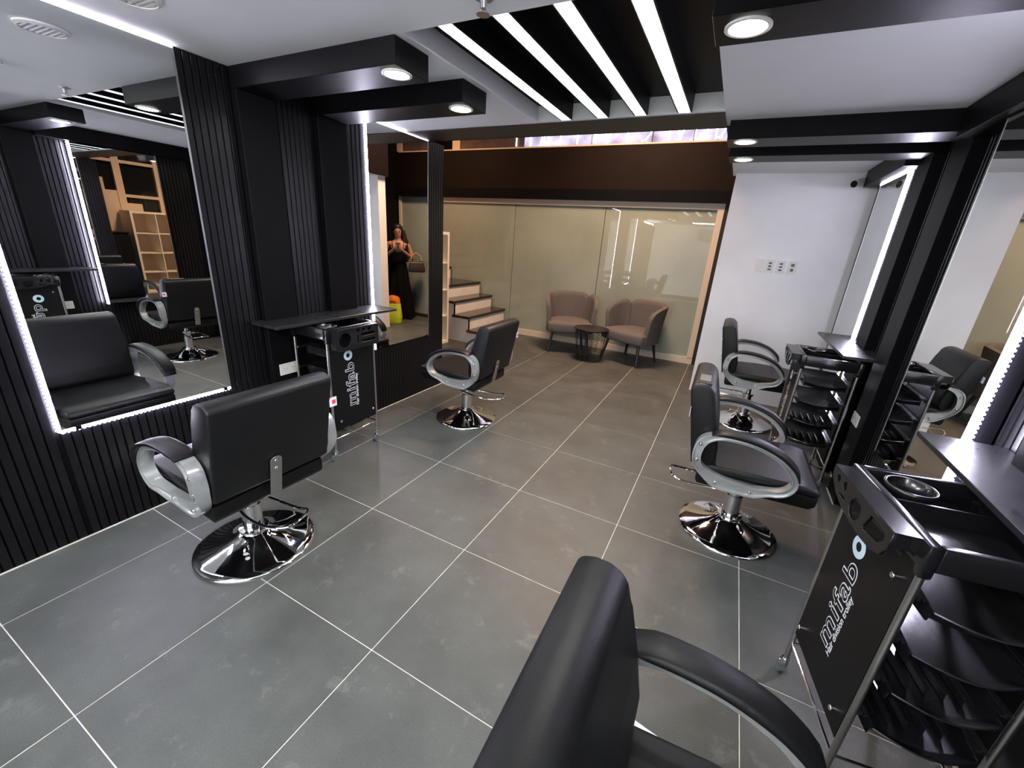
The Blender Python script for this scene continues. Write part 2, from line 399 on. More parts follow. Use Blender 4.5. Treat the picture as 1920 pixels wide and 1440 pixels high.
for ch, x in (('7', -1.08), ('I', -.82), ('A', -.60), ('I', -.37), ('T', -.13), ('I', .12), ('V', .28), ('7', .50), ('S', .78), ('J', 1.02), ('V', 1.18), ('T', 1.35), ('I', 1.48), ('E', 1.58), ('R', 1.70)):
    letter(SH[ch], x if x < .9 else .9+(x-.9)*.98)

# ---- black box columns, cantilever beams, header boxes
def beam(side, y0, y1, label, xend):
    t = thing('ceiling_beam', label, 'beam', ((XL if side < 0 else XR), (y0+y1)/2, 0), 0, None)
    ox, oy = t.location.x, t.location.y
    if side < 0: xs_ = (XL-.001, -.285, xend)
    else: xs_ = (XR+.001, 2.934, xend)
    b = B(); b.box(min(xs_[0], xs_[1])-ox, max(xs_[0], xs_[1])-ox, y0-oy, y1-oy, .002, 2.05, bevel=.002, seg=1); b.make('column', M_BLACK, t)
    b = B(); b.box(min(xs_[0], xs_[2])-ox, max(xs_[0], xs_[2])-ox, y0-oy, y1-oy, 2.05, H-.0005, bevel=.002, seg=1); b.make('beam', M_BLACK, t)
    return t
beam(-1, 1.303, 1.51, 'black cantilever ceiling beam on a flat column, left wall, nearer one', .743)
beam(-1, 1.77, 1.987, 'black cantilever ceiling beam on a flat column, left wall, next to the far mirror', .743)
beam(1, .85, 1.05, 'black cantilever ceiling beam above the near right shelf, closest to the camera', 1.877)
beam(1, 1.31, 1.51, 'black cantilever ceiling beam at top right carrying the largest downlight', 1.877)
beam(1, 2.75, 2.965, 'black cantilever ceiling beam over the far right shelf, nearer of the pair', 1.885)
beam(1, 3.235, 3.455, 'black cantilever ceiling beam over the far right shelf, last before the white wall', 1.885)
for y0, y1, lb in ((1.512, 2.748, 'black boxed header under the ceiling above the near right mirror'), (3.457, 4.45, 'black boxed header above the far right mirror beside the white wall')):
    B().box(2.868, XR, y0, y1, 2.02, H-.001, bevel=.002, seg=1).make('wall_header', M_BLACK, label=lb, category='header')

# ---- downlights
def downlight(x, y, z, label, power=11):
    t = thing('downlight', label, 'downlight', (x, y, z), 0, None)
    B().lathe([(.062, -.001), (.062, -.006), (.056, -.008), (.050, -.006), (.050, -.001)], 32, cap=False).make('trim_ring', M_PLATE, t, smooth=True)
    B().lathe([(.0495, -.001), (.0495, -.0045), (.03, -.006), (.001, -.0065)], 32).make('lens', M_SPOT, t, smooth=True)
    spot('downlight_lamp', (x, y, z-.012), power, (1, .95, .86), 2.5, .9, .045)
downlight(.675, 1.388, 2.05, 'round downlight in the tip of the near left black beam')
downlight(.668, 1.865, 2.05, 'round downlight in the tip of the second left black beam')
downlight(1.968, 1.395, 2.05, 'large bright round downlight at top right, in a black beam tip')
downlight(1.98, 2.81, 2.05, 'round downlight over the far right shelf, upper one of two')
downlight(1.975, 3.33, 2.05, 'round downlight over the far right shelf, lower one of two')
downlight(1.968, .95, 2.05, 'round downlight in the black beam above the near right shelf')

# ---- LED troughs in the tray
names4 = ('leftmost white LED trough light in the ceiling tray', 'second white LED trough light from the left in the ceiling tray', 'third white LED trough light from the left in the ceiling tray', 'rightmost white LED trough light in the ceiling tray')
M_LWHITE = mat('trough_white', (.50, .51, .51), .5)
for k, x in enumerate((.938, 1.168, 1.390, 1.625)):
    t = thing('trough_light', names4[k], 'ceiling light', (x, TY0+.002, H), 0, 'LED trough lights in the ceiling tray')
    L = TY1-TY0-.004
    B().box(.001, .004, 0, L, .001, TZ-H-.001).make('side_plate', M_LWHITE, t)
    B().box(-.003, .0008, 0, L, 0, TZ-H-.001).make('black_fin', M_BLACK, t)
    B().box(.063, .0655, 0, L, .001, TZ-H-.007).make('side_plate', M_LWHITE, t)
    B().box(.0045, .0625, 0, L, TZ-H-.006, TZ-H-.001).make('top_plate', M_LWHITE, t)
    B().box(.066, .072, 0, L, 0, TZ-H-.001).make('black_fin', M_BLACK, t)
    B().box(.046, .061, .004, L-.004, .040, .056, bevel=.004).make('tube', M_LEDW, t)

# ---- mirrors with LED strips
def mirror(name, label, x, sgn, y0, y1, z0, z1, proud, strips, sd=.008):
    """sgn +1: looks to +x ; strips: list of 'near','far','bottom','top'"""
    t = thing(name, label, 'mirror', (x, (y0+y1)/2, z0))
    w = (y1-y0)/2; h = z1-z0
    xi = 0; xo = -.006*sgn
    B().box(min(xi, xo), max(xi, xo), -w+.007, w-.007, .0075, h-.0075).make('glass', M_MIRROR, t)
    bx = [xo, xo-(proud-.006)*sgn]
    B().box(min(bx), max(bx), -w+.012, w-.012, .012, h-.012).make('backing_box', M_BLACK, t)
    for s_ in strips:
        b = B(); d = B(); xc = -.002*sgn; dw = .004 if sd < .01 else .009
        if sd > .01: xc = -.010*sgn
        xa, xb_ = min(.004*sgn, -sd*sgn), max(.004*sgn, -sd*sgn)
        if s_ in ('near', 'far'):
            yy = -w if s_ == 'near' else w; q = -1 if s_ == 'near' else 1
            b.box(xa, xb_, min(yy-.006*q, yy+.004*q), max(yy-.006*q, yy+.004*q), .002, h-.002)
            for k in range(int(h/.017)): d.box(xc-dw, xc+dw, min(yy+.004*q, yy+.010*q), max(yy+.004*q, yy+.010*q), .008+k*.017, .0145+k*.017)
        else:
            zz = 0 if s_ == 'bottom' else h; q = -1 if s_ == 'bottom' else 1
            e = .003 if s_ == 'bottom' else -.001
            b.box(xa, xb_, -w+.002, w-.002, min(zz-.007*q, zz+e*q), max(zz-.007*q, zz+e*q))
            if s_ == 'bottom':
                for k in range(int(2*w/.017)): d.box(xc-.004, xc+.004, -w+.008+k*.017, -w+.0145+k*.017, zz-.008, zz-.003)
        b.make('led_strip', M_LEDV, t)
        if len(d.bm.verts): d.make('diodes', M_LEDD, t, kind='stuff')
    B().box(min(.001*sgn, -.008*sgn), max(.001*sgn, -.008*sgn), w-.0065, w+.002, .003, h-.003).make('edge_trim', M_ALU, t)
    for yy in (-w+.06, w-.03):
        B().box(min(0, .004*sgn)-.0005, max(0, .004*sgn)+.0005, yy-.010, yy+.010, -.006, .012).make('clip', M_BLACK, t)
    return t
mirror('wall_mirror', 'tall LED-edged mirror on the left wall behind the near left styling chair', XL+.004, 1, M1[0], M1[1], ZB, H-.002, .014, ['near', 'bottom', 'top'])
mirror('wall_mirror', 'tall LED-edged mirror on the left wall showing the standing woman', XL+.004, 1, M2[0], M2[1], ZB, H-.002, .014, ['near', 'top'])
mirror('wall_mirror', 'tall LED-edged mirror on the right wall beside the near shelf, at the right picture edge', 2.907, -1, R1[0], R1[1], ZB, 2.018, .075, ['near'], sd=.017)
mirror('wall_mirror', 'tall LED-edged mirror on the right wall reflecting the white wall and camera', 2.94, -1, R2[0], R2[1], ZB, 2.018, .042, ['near', 'top'], sd=.018)

# ---- shelves
def shelf(x0, x1, y0, y1, z, label):
    B().box(x0, x1, y0, y1, z-.018, z, bevel=.0015, seg=1).make('wall_shelf', M_SHELF, label=label, category='shelf')
shelf(XL+.002, -.095, 1.235, 2.185, .892, 'black floating shelf on the left wall between the two mirrors')
shelf(2.762, XR-.002, .72, 1.66, .90, 'black floating shelf above the near right trolley, at the right picture edge')
shelf(2.766, XR-.002, 2.90, 3.82, .905, 'black floating shelf above the far right trolley')

# ---- outlets, switches, small ceiling things
def outlet(x, y, z, sgn, label, w=.125, h=.072):
    t = thing('power_outlet', label, 'outlet', (x, y, z))
    B().box(min(0, .007*sgn), max(0, .007*sgn), -w/2, w/2, -h/2, h/2, bevel=.002).make('cover_plate', M_PLATE, t)
    for k in (-1, 1):
        b = B()
        for dy, dz, hh in ((-.008, .004, .009), (.008, .004, .007)): b.box(min(.0068*sgn, .0078*sgn), max(.0068*sgn, .0078*sgn), k*.026+dy-.0015, k*.026+dy+.0015, dz-hh/2, dz+hh/2)
        b.box(min(.0068*sgn, .0078*sgn), max(.0068*sgn, .0078*sgn), k*.026-.002, k*.026+.002, -.013, -.009)
        b.make('socket', M_SLOT, t)
outlet(-.284, 1.405, .578, 1, 'white double socket on the left column under the floating shelf')
outlet(2.933, 2.90, .53, -1, 'white double socket on the right column under the far shelf')
outlet(2.933, 1.40, .55, -1, 'white double socket on the right column behind the near trolley')
lbl = ('leftmost of the four switch plates on the white wall', 'second of the four switch plates on the white wall from the left', 'third of the four switch plates on the white wall from the left', 'rightmost of the four switch plates on the white wall, with a round dial')
for k, (x, z) in enumerate(((2.281, 1.352), (2.366, 1.352), (2.455, 1.352), (2.548, 1.352))):
    t = thing('switch_plate', lbl[k], 'switch', (x, 4.56, z), 0, 'switch plates on the white wall')
    B().box(-.035, .035, -.007, 0, -.058, .058, bevel=.002).make('cover_plate', M_PLATE, t)
    b = B()
    if k == 0: b.box(-.012, .012, -.010, -.006, -.03, .03, bevel=.001)
    elif k == 3:
        b.box(-.014, .014, -.0085, -.006, .01, .035); b.tube([(0, -.012, -.02), (0, -.006, -.02)], .014, 16)
    else:
        for dz in (-.028, 0, .028): b.box(-.013, .013, -.0095, -.006, dz-.008, dz+.008, bevel=.001)
    b.make('rocker', M_SLOT if k else M_PLATE, t)

t = thing('security_camera', 'white bullet security camera under the ceiling at the white wall', 'camera', (2.83, 4.50, 2.075))
dirv = Vector((-.62, -.70, -.25)).normalized()
p0 = Vector((.05, .0, .0))
B().tube([p0, p0+dirv*.02, p0+dirv*.13], [.024, .030, .030], 20).make('housing', M_PLATE, t, smooth=True)
B().tube([p0+dirv*.129, p0+dirv*.134], [.027, .026], 20).make('lens', M_PLASTIC, t, smooth=True)
B().tube([p0+dirv*.02+Vector((0, 0, .02)), (.07, .03, .045), (.07, .035, .07)], .010, 10).tube([(.07, .035, .055), (.07, .035, .0705)], .035, 20).make('mount', M_PLATE, t, smooth=True)

t = thing('ceiling_vent', 'round slatted white air vent in the ceiling at the top picture edge', 'vent', (.05, .772, H))
B().lathe([(.085, -.001), (.085, -.008), (.072, -.014), (.070, -.002)], 32, cap=False).make('rim', M_PLATE, t, smooth=True)
B().lathe([(.0695, -.001), (.0695, -.003)], 32).make('back_plate', M_SLOT, t)
for k in range(-3, 4):
    w = math.sqrt(.068**2-(k*.019)**2)
    B().box(-w, w, k*.019-.004, k*.019+.004, -.012, -.004).make('louvre', M_PLATE, t)
t = thing('fire_sprinkler', 'small metal fire sprinkler under the ceiling at the top picture edge', 'sprinkler', (1.205, 1.20, H))
B().lathe([(.03, -.001), (.03, -.004), (.012, -.008), (.010, -.03), (.004, -.034)], 20).make('escutcheon', M_STEEL, t, smooth=True)
B().lathe([(.022, -.044), (.022, -.046)], 20).tube([(.010, 0, -.03), (.012, 0, -.044)], .002, 6).tube([(-.010, 0, -.03), (-.012, 0, -.044)], .002, 6).make('deflector', M_STEEL, t)
t = thing('dome_camera', 'small black dome camera on the ceiling, seen in the near left mirror', 'camera', (.93, .83, H))
B().lathe([(.045, -.001), (.045, -.015), (.035, -.02)], 24).make('ring', M_PLATE, t, smooth=True)
B().lathe([(.034, -.018), (.030, -.034), (.016, -.046), (.001, -.050)], 24).make('dome', M_PLASTIC, t, smooth=True)

# ================================================================== STYLING CHAIR
def make_chair():
    t = thing('styling_chair', 'x', 'chair', group='black hydraulic styling chairs')
    B().lathe([(.250, .001), (.250, .010), (.244, .016), (.215, .021), (.16, .034), (.11, .053), (.075, .074), (.055, .094)], 64).make('base', M_CHROME, t, smooth=True, angle=60)
    B().lathe([(.060, .090), (.062, .095), (.060, .102), (.042, .104), (.041, .20), (.041, .225), (.034, .228), (.034, .262), (.044, .265), (.044, .283), (.02, .285), (.018, .36)], 32).make('pump', M_CHROME, t, smooth=True, angle=35)
    # lever loop, towards the back of the chair
    L = catmull([(.045, .03, .255), (-.06, .075, .262), (-.16, .085, .255), (-.26, .075, .258), (-.335, .045, .270), (-.345, .005, .274), (-.31, -.075, .268), (-.23, -.072, .254), (-.12, -.055, .256), (-.02, -.04, .258)], 4, closed=False)
    B().tube(L, .0055, 8).make('lever', M_CHROME, t, smooth=True)
    B().tube([(-.03, .045, .075), (-.075, .085, .070), (-.10, .10, .060)], [.007, .007, .011], 8).make('pedal', M_CHROME, t, smooth=True)
    B().tube([(0, .036, .25), (0, .075, .25)], .009, 10).make('pivot_pin', M_CHROME, t, smooth=True)
    # under frame
    B().box(-.10, .10, -.09, .09, .338, .362, bevel=.003).make('seat_plate', M_SEATBOX, t)
    B().prism([(-.215, .372), (-.205, .352), (.262, .372), (.285, .392), (.287, .437), (-.215, .425)], 'y', -.232, .232, bevel=.006).make('seat_base', M_SEATBOX, t, smooth=True)
    # seat cushion, softly crowned
    b = B(); n = 12; rows = []
    b.prism([(-.20, .426), (.285, .438), (.291, .455), (.280, .474), (.22, .481), (0, .478), (-.20, .468)], 'y', -.235, .235, bevel=.012, seg=3)
    b.make('seat', M_LEATHER, t, smooth=True, angle=60)
    # backrest
    b = B()
    b.prism([(-.251, .455), (-.323, .832), (-.312, .848), (-.285, .857), (-.255, .856), (-.232, .846), (-.215, .826), (-.200, .77), (-.172, .66), (-.150, .56), (-.148, .49), (-.170, .455)], 'y', -.239, .239, bevel=.010, seg=3)
    b.make('backrest', M_LEATHER, t, smooth=True, angle=60)
    # headrest slot at the top edge
    rm = Matrix.Rotation(math.radians(-4), 4, 'Y')
    # steel strap at the back
    b = B(); pts = [(-.024, 0), (.024, 0), (.024, .165)] + [(.024*math.cos(a), .165+.020*math.sin(a)) for a in [k*PI/8 for k in range(1, 8)]] + [(-.024, .165)]
    rot = Matrix.Translation((-.2415, .012, .385)) @ Matrix.Rotation(math.radians(-10.6), 4, 'Y')
    b.prism(pts, 'x', -.006, 0, bevel=.0008, seg=1); bmesh.ops.transform(b.bm, matrix=rot, verts=b.bm.verts)
    b.make('strap', M_STEEL, t)
    for zz in (.128, .165):
        b = B(); b.ball((-.006, 0, zz), .0075, 2, (.6, 1, 1)); bmesh.ops.transform(b.bm, matrix=rot, verts=b.bm.verts); b.make('bolt', M_CHROME, t, smooth=True)
    # armrests
    O = [(.027,.369),(.06,.385),(.097,.408),(.14,.424),(.168,.445),(.186,.480),(.183,.520),(.158,.563),(.115,.60),(.068,.625),(0,.646),(-.07,.654),(-.15,.652),(-.205,.637),(-.24,.605),(-.252,.555),(-.251,.51),(-.235,.46),(-.195,.412),(-.13,.367),(-.05,.362)]
    I = [(.02,.422),(.05,.429),(.085,.438),(.12,.448),(.145,.463),(.162,.490),(.160,.515),(.139,.547),(.1,.583),(.06,.605),(0,.625),(-.068,.633),(-.137,.630),(-.178,.613),(-.203,.585),(-.213,.545),(-.212,.512),(-.198,.475),(-.160,.448),(-.105,.432),(-.045,.424)]
    O2, I2 = catmull(O, 3), catmull(I, 3)
    for sgn in (1, -1):
        b = B(); rings = []
        for (ox, oz), (ix, iz) in zip(O2, I2):
            k = min(1, max(0, (oz-.40)/.12)); k = k*k*(3-2*k)
            kx = min(1, max(0, (ox-.02)/.10))
            k = max(k, kx)
            y0 = .2335+.012*k; y1 = .262+.030*k; g = .007+.004*k
            cs = [(0, y0), (1, y0), (1, y1), (.84, y1), (.80, y1-g), (.20, y1-g), (.16, y1), (0, y1)]
            rings.append([b.bm.verts.new((ix+(ox-ix)*u_, sgn*yy, iz+(oz-iz)*u_)) for u_, yy in cs])
        n = len(rings)
        for i in range(n):
            A, C_ = rings[i], rings[(i+1) % n]
            for k in range(8): b.bm.faces.new([A[k], A[(k+1) % 8], C_[(k+1) % 8], C_[k]])
        a_ = b.make('armrest', M_ARM, t, smooth=True, angle=45)
        # pad on top
        b = B(); PO = O2[18:39]; rings = []; n = len(PO)
        for i, (x, z) in enumerate(PO):
            p_, q_ = PO[max(i-1, 0)], PO[min(i+1, n-1)]
            d = Vector((q_[0]-p_[0], q_[1]-p_[1])); d.normalize(); nn = Vector((d.y, -d.x))
            if nn.dot(Vector((x+.03, z-.50))) < 0: nn = -nn
            e = min(i, n-1-i); th = .017*min(1, .35+e/4); wd = 1 if e > 1 else .9
            cs = [(.236, -.001), (.305, -.001), (.3105, .35*th), (.3095, .75*th), (.300, th), (.274, th*1.12), (.246, th), (.2375, .75*th), (.234, .35*th)]
            rings.append([b.bm.verts.new((x+nn.x*h, sgn*((yy-.272)*wd+.272), z+nn.y*h)) for yy, h in cs])
        for A, C_ in zip(rings, rings[1:]):
            for k in range(9): b.bm.faces.new([A[k], A[(k+1) % 9], C_[(k+1) % 9], C_[k]])
        b.bm.faces.new(list(reversed(rings[0]))); b.bm.faces.new(rings[-1])
        b.make('arm_pad', M_LEATHER, a_, smooth=True, angle=50)
        for x, z in ((-.226, .585), (-.230, .500), (-.128, .396), (.022, .392)):
            k = min(1, max(0, (z-.40)/.12)); yy = .262+.030*k-.007-.004*k
            B().ball((x, sgn*(yy+.005), z), .0085, 2, (1, .7, 1)).make('bolt', M_CHROME, a_, smooth=True)
    # small sewn-on maker tag
    tg = B().box(-.3035, -.3020, -.268, -.232, .700, .742).make('fabric_tag', M_INK, t, label='white and red tag')
    B().box(-.3042, -.3033, -.262, -.244, .712, .730).make('tag_mark', M_RED, tg)
    return t
chair = make_chair()
poses = [((.345, .720, 0), 3.113, 'black styling chair seen from behind in front of the near left mirror'),
         ((.343, 2.506, -.010), 3.159, 'black styling chair in front of the far left mirror, by the stairs'),
         ((2.332, 2.098, 0), .011, 'black styling chair facing right, beside the far right trolley, nearer of two'),
         ((2.415, 3.880, .0), -.007, 'farthest black styling chair, raised on its pump in front of the white wall'),
         ((2.241, .274, 0), .011, 'black styling chair cut off at the bottom edge, in the foreground')]
chairs = []
for i, (l, a, lb) in enumerate(poses):
    o = chair if i == 0 else copy_tree(chair)
    place(o, l, a, lb); chairs.append(o)
for ch in chairs[3].children:                     # the far chair stands higher on its pump
    if ch.name.split('.')[0] not in ('base', 'pump', 'lever', 'pedal', 'pivot_pin'): ch.location.z += .030
for ch in chairs[1].children:
    if ch.name.split('.')[0] == 'base': ch.location.z += .010
for o in (chairs[3],):
    for ch in o.children:
        if ch.name.split('.')[0] == 'pump':
            B().lathe([(.0175, .355), (.0175, .372)], 20).make('piston', M_CHROME, o)

hs = B().box(-.300, -.236, -.205, -.035, .8495, .858, bevel=.002).make('headrest_slot', M_PLASTIC, chairs[2])
B().box(-.292, -.244, -.165, -.05, .8582, .8590).make('slot_opening', M_SLOT, hs)

# ================================================================== TROLLEY
def make_trolley(variant):
    t = thing('salon_trolley', 'x', 'trolley', group='black salon trolleys')
    WX, LY, ZT = .29, .36, .795
    for x, y in ((0, 0), (WX, 0), (WX, LY), (0, LY)):
        p = B().tube([(x, y, .058), (x, y, ZT)], .0085, 14).make('pole', M_STEEL, t, smooth=True)
        B().tube([(x, y, .050), (x, y, .074)], .013, 14).box(x-.012, x+.012, y-.003, y+.022, .034, .052, bevel=.002).make('caster_fork', M_CHROME, p, smooth=True)
        B().tube([(x-.008, y+.012, .021), (x+.008, y+.012, .021)], .0205, 18).make('wheel', M_RUB, p, smooth=True)
        B().box(x-.013, x+.013, y-.013, y+.013, .78, .83, bevel=.004).make('corner_socket', M_PLASTIC, p, smooth=True)
    for y in (0, LY): B().tube([(0, y, .150), (WX, y, .150)], .004, 8).make('cross_bar', M_CHROME, t)
    for x in (0, WX): B().tube([(x, 0, .150), (x, LY, .150)], .004, 8).make('cross_bar', M_CHROME, t)
    # side boards
    brd = B().box(-.006, -.002, .009, LY-.009, .205, .80).make('side_board', M_PANEL, t)
    for y, z in ((.045, .265), (LY-.045, .265), (.045, .735), (LY-.045, .735)):
        if variant == 'left' and z > .7: continue
        B().tube([(-.006, y, z), (-.018, y, z)], .0045, 10).ball((-.020, y, z), .0085, 2, (.5, 1, 1)).make('screw', M_CHROME, brd, smooth=True)
    # lettering, reads upwards: baseline runs +z, glyph tops towards +y
    def put_text(me, s0, z0, off, nm, lab=None, wide=1.0):
        # text X -> +Z ; text Y (up) -> +Y ; normal -> -X
        Mx = Matrix(((0, 0, -1, -.0062-off), (0, 1, 0, LY-s0), (wide, 0, 0, z0), (0, 0, 0, 1)))
        me.transform(Mx)
        o_ = put(nm, me, brd)
        if lab: o_['label'] = lab
    me = text_mesh('brand_lettering', 'mifab', .098, M_INK, offset=.0023, extrude=.0002, space=1.10); put_text(me, .181, .335, .0003, 'brand_lettering', 'white outlined lettering', wide=1.29)
    me = text_mesh('brand_lettering', 'mifab', .098, M_PANEL, offset=-.0006, extrude=.0002, space=1.10); put_text(me, .181, .335, .0010, 'letter_fill', wide=1.29)
    me = text_mesh('small_lettering', 'Hair division trolley', .030, M_INK, offset=.0002, extrude=.0002); put_text(me, .206, .330, .0003, 'small_lettering', wide=.92)
    me = curve_mesh('ring_letter', [circle(.0, .0, .033, 32), circle(.0, .001, .014, 24)], .0002, M_INKB); put_text(me, .142, .682, .0003, 'ring_letter', 'pale blue ring letter')
    # tool holder on the outer side, above the board
    def ho(P): return [(LY-y, z) for y, z in P]       # P given as (s from viewer-left, z)
    if variant == 'right':
        outer = [(.015, .862), (.015, .845), (.028, .825), (.060, .802), (.11, .785), (.17, .776), (.235, .772), (.29, .776), (.325, .790), (.342, .82), (.345, .862)]
        outer = [(a, b_) for a, b_ in outer]
        holes = [circle(.055, .841, .0125, 20), circle(.100, .841, .0135, 20), rrect(.080, .118, .803, .813, .004), circle(.178, .817, .031, 30), [(.250, .848), (.322, .845), (.324, .826), (.305, .806), (.236, .795), (.232, .803)]]
    else:
        outer = rrect(.018, .342, .735, .868, .016)
        holes = [circle(.075, .800, .045, 30), circle(.178, .845, .014, 18), circle(.222, .845, .014, 18), circle(.268, .845, .014, 18), rrect(.165, .178, .765, .815, .005), rrect(.20, .315, .805, .825, .005), rrect(.20, .315, .765, .785, .005)]
    me = curve_mesh('tool_holder', [ho(outer)]+[ho(h) for h in holes], .003, M_PLASTIC, bevel=.0012)
    me.transform(Matrix(((0, 0, -1, -.066), (1, 0, 0, 0), (0, 1, 0, 0), (0, 0, 0, 1))))
    th = put('tool_holder', me, t)
    B().prism([(LY-.345, 0), (LY-.012, 0), (LY-.012, .004), (LY-.345, .004)], 'x', -.069, -.012).make('holder_top', M_PLASTIC, th)
    th.children[0].location.z = .862
    for a_, b_ in ((.012, .016), (.341, .345)):
        B().box(-.066, -.012, LY-b_, LY-a_, .825 if variant == 'right' else .745, .8615).make('holder_end', M_PLASTIC, th)
    B().box(-.030, -.028, LY-.33, LY-.03, .80, .8615).make('holder_back', M_PLASTIC, th)
    # top tray
    z0, z1 = .805, .868
    b = B(); b.box(-.014, WX+.014, -.014, LY+.014, z0-.002, z0+.004, bevel=.002)
    for x0, x1, y0, y1 in ((-.016, .010, -.016, LY+.016), (WX-.008, WX+.016, -.016, LY+.016), (.010, WX-.008, -.016, .006), (.010, WX-.008, LY-.006, LY+.016)):
        b.box(x0, x1, y0, y1, z0, z1, bevel=.0045, seg=2)
    tt = b.make('top_tray', M_PLASTIC, t, smooth=True)
    cx, cy = .088, LY-.075
    B().lathe([(.058, z1-.014), (.060, z1-.002), (.056, z1+.001), (.050, z1-.002), (.049, z1-.045)], 36, (cx, cy), cap=False).make('cup_ring', M_PLASTIC, tt, smooth=True, angle=70)
    B().box(.012, WX-.01, LY-.15, LY-.146, z0, z1-.012).make('tray_divider', M_PLASTIC, tt)
    # four pull-out trays, fronts face -y
    for k, z in enumerate((.675, .545, .415, .285)):
        b = B()
        def X(u): return .036+u*(WX-.072)
        n = 10; hb = .036; rows = []
        fr = [(u/n, -.008-.030*math.sin(PI*u/n)) for u in range(n+1)]
        # floor + front lip (bowed, leaning outwards)
        prof = [(0.0, .004), (.006, 0), (.006, .006), (.012, .028), (.016, .050)]
        rows = []
        for dz_y, zz in (((.34), .0), (.0, .0), (-.006, .008), (-.020, .030), (-.030, .033), (-.028, .036), (.004, .012), (.012, .006), (.34, .006)):
            row = []
            for u, yb in fr:
                yy = (LY-.045) if dz_y > .3 else (yb+dz_y+.012)
                sag = 0 if dz_y > .3 else -.006*math.sin(PI*u)
                row.append((X(u), yy, z+zz+(sag if zz > .025 else 0)))
            rows.append(row)
        b.quadgrid(rows)
        for xx0, xx1 in ((X(0)-.001, X(0)+.003), (X(1)-.003, X(1)+.001)):
            b.prism([(-.012, 0), (LY-.045, 0), (LY-.045, hb+.012), (.05, hb+.012), (-.018, .034)], 'x', xx0, xx1)
        b.box(X(0), X(1), LY-.049, LY-.045, 0, hb+.012)
        # prism/box built at z=0: lift them
        for v in b.bm.verts:
            if v.co.z < .2: v.co.z += z
        tr = b.make('pull_out_tray', M_PLASTIC, t, smooth=True, angle=45)
        for sg, xx in ((-1, X(0)), (1, X(1))):
            B().box(min(xx+sg*.001, xx+sg*.013), max(xx+sg*.001, xx+sg*.013), -.004, LY-.03, z+.040, z+.046, bevel=.001).make('runner', M_PLASTIC, tr)
            B().box(min(xx+sg*.0135, xx+sg*.030), max(xx+sg*.0135, xx+sg*.030), .0, LY, z+.034, z+.048, bevel=.002).make('side_rail', M_PLASTIC, tr)
        if k >= 2:
            b = B()
            for q in range(5):
                x0 = .058+q*.038
                b.box(x0, x0+.006, .03, .16, z+.006, z+.030, bevel=.002)
            b.make('dividers', M_PLASTIC, tr)
    return t
tr_r = make_trolley('right')
place(tr_r, (2.595, .93, 0), math.radians(9.6), 'black salon trolley with D-shaped tool holder at the right picture edge')
tr_f = copy_tree(tr_r); place(tr_f, (2.585, 2.93, 0), 0, 'black salon trolley under the far right shelf, trays facing the camera')
tr_l = make_trolley('left')
place(tr_l, (.037, 1.806, 0), PI, 'black salon trolley with rectangular tool holder under the left shelf')

# ================================================================== STAIRS, SHELF UNIT, DESK
st = thing('staircase', 'white stairs with dark polished treads rising to the left beside the glass wall', 'stairs', (-.8, 5.18, 0))
ox, oy = -.8, 5.18
Y0, Y1 = 4.665, 5.71
nose = [-.80, -1.05, -1.30, -1.53]
for k, xn in enumerate(nose):
    z = .187*(k+1)
    xe = nose[k+1]-.0 if k < 3 else -2.13
    B().box(xe-.035-ox, xn-ox, Y0-.025-oy, Y1-oy, z-.035, z, bevel=.002, seg=1).make('tread', M_TREAD, st)
    B().box(xn-.04-ox, xn-.022-ox, Y0-oy, Y1-oy, z-.187+(.0 if k else .002), z-.0355).make('riser', M_STAIRW, st)
for k in range(4, 11):
    z = .187*(k+1); xn = -2.11-.25*(k-4)
    if xn < -3.1: break
    B().box(xn-.28-ox, xn-ox, Y0-.025-oy, Y1-oy, z-.035, z, bevel=.002, seg=1).make('tread', M_TREAD, st)
    B().box(xn-.04-ox, xn-.022-ox, Y0-oy, Y1-oy, z-.187, z-.0355).make('riser', M_STAIRW, st)
pf = [(-3.15-ox, .002), (nose[0]-.022-ox, .002)]
for k, xn in enumerate(nose): pf += [(xn-.022-ox, .187*(k+1)-.036), ((nose[k+1] if k < 3 else -2.11)-.022-ox, .187*(k+1)-.036)]
for k in range(4, 9):
    xn = -2.11-.25*(k-4); pf += [(xn-.022-ox, .187*(k+1)-.036), (max(xn-.25, -3.15)-.022-ox, .187*(k+1)-.036)]
    if xn < -2.95: break
B().prism(pf, 'y', Y0-oy-.002, Y0+.04-oy).make('stair_side', M_STAIRW, st)

# guard wall beside the upper flight with steps cut in it, posts and rails, dark glass behind
gw = thing('stair_guard_wall', 'beige stepped guard wall with posts and dark glass above the cube shelf, seen in the near left mirror', 'wall', (-1.72, 3.9, 0))
gx, gy = -1.72, 3.9
prof = [(3.08, 0), (4.655, 0), (4.655, 1.42), (4.33, 1.42), (4.33, 1.42), (4.13, 1.42), (4.13, 1.60), (3.88, 1.60), (3.88, 1.80), (3.62, 1.80), (3.62, 2.0), (3.08, 2.0)]
B().prism([(a-gy, b_) for a, b_ in prof if not (a == 4.33)], 'x', -.06, 0).make('stepped_wall', M_BEIGE, gw)
for a, b_ in ((3.79, 3.90), (4.42, 4.52)): B().box(-.05, .012, a-gy, b_-gy, 1.3, 2.6).make('post', M_BEIGE, gw)
for z, a, b_ in ((2.27, 3.08, 4.65), (1.70, 3.90, 4.42)): B().box(-.045, .008, a-gy, b_-gy, z, z+.05).make('rail', M_BEIGE, gw)
B().box(-.058, -.05, 3.08-gy, 4.65-gy, 1.4, 3.0).make('glass_panel', M_DGLASS, gw)
B().box(-.06, 0.0, 3.08-gy, 4.65-gy, 3.0, 3.8).make('upper_wall', M_BROWN, gw)

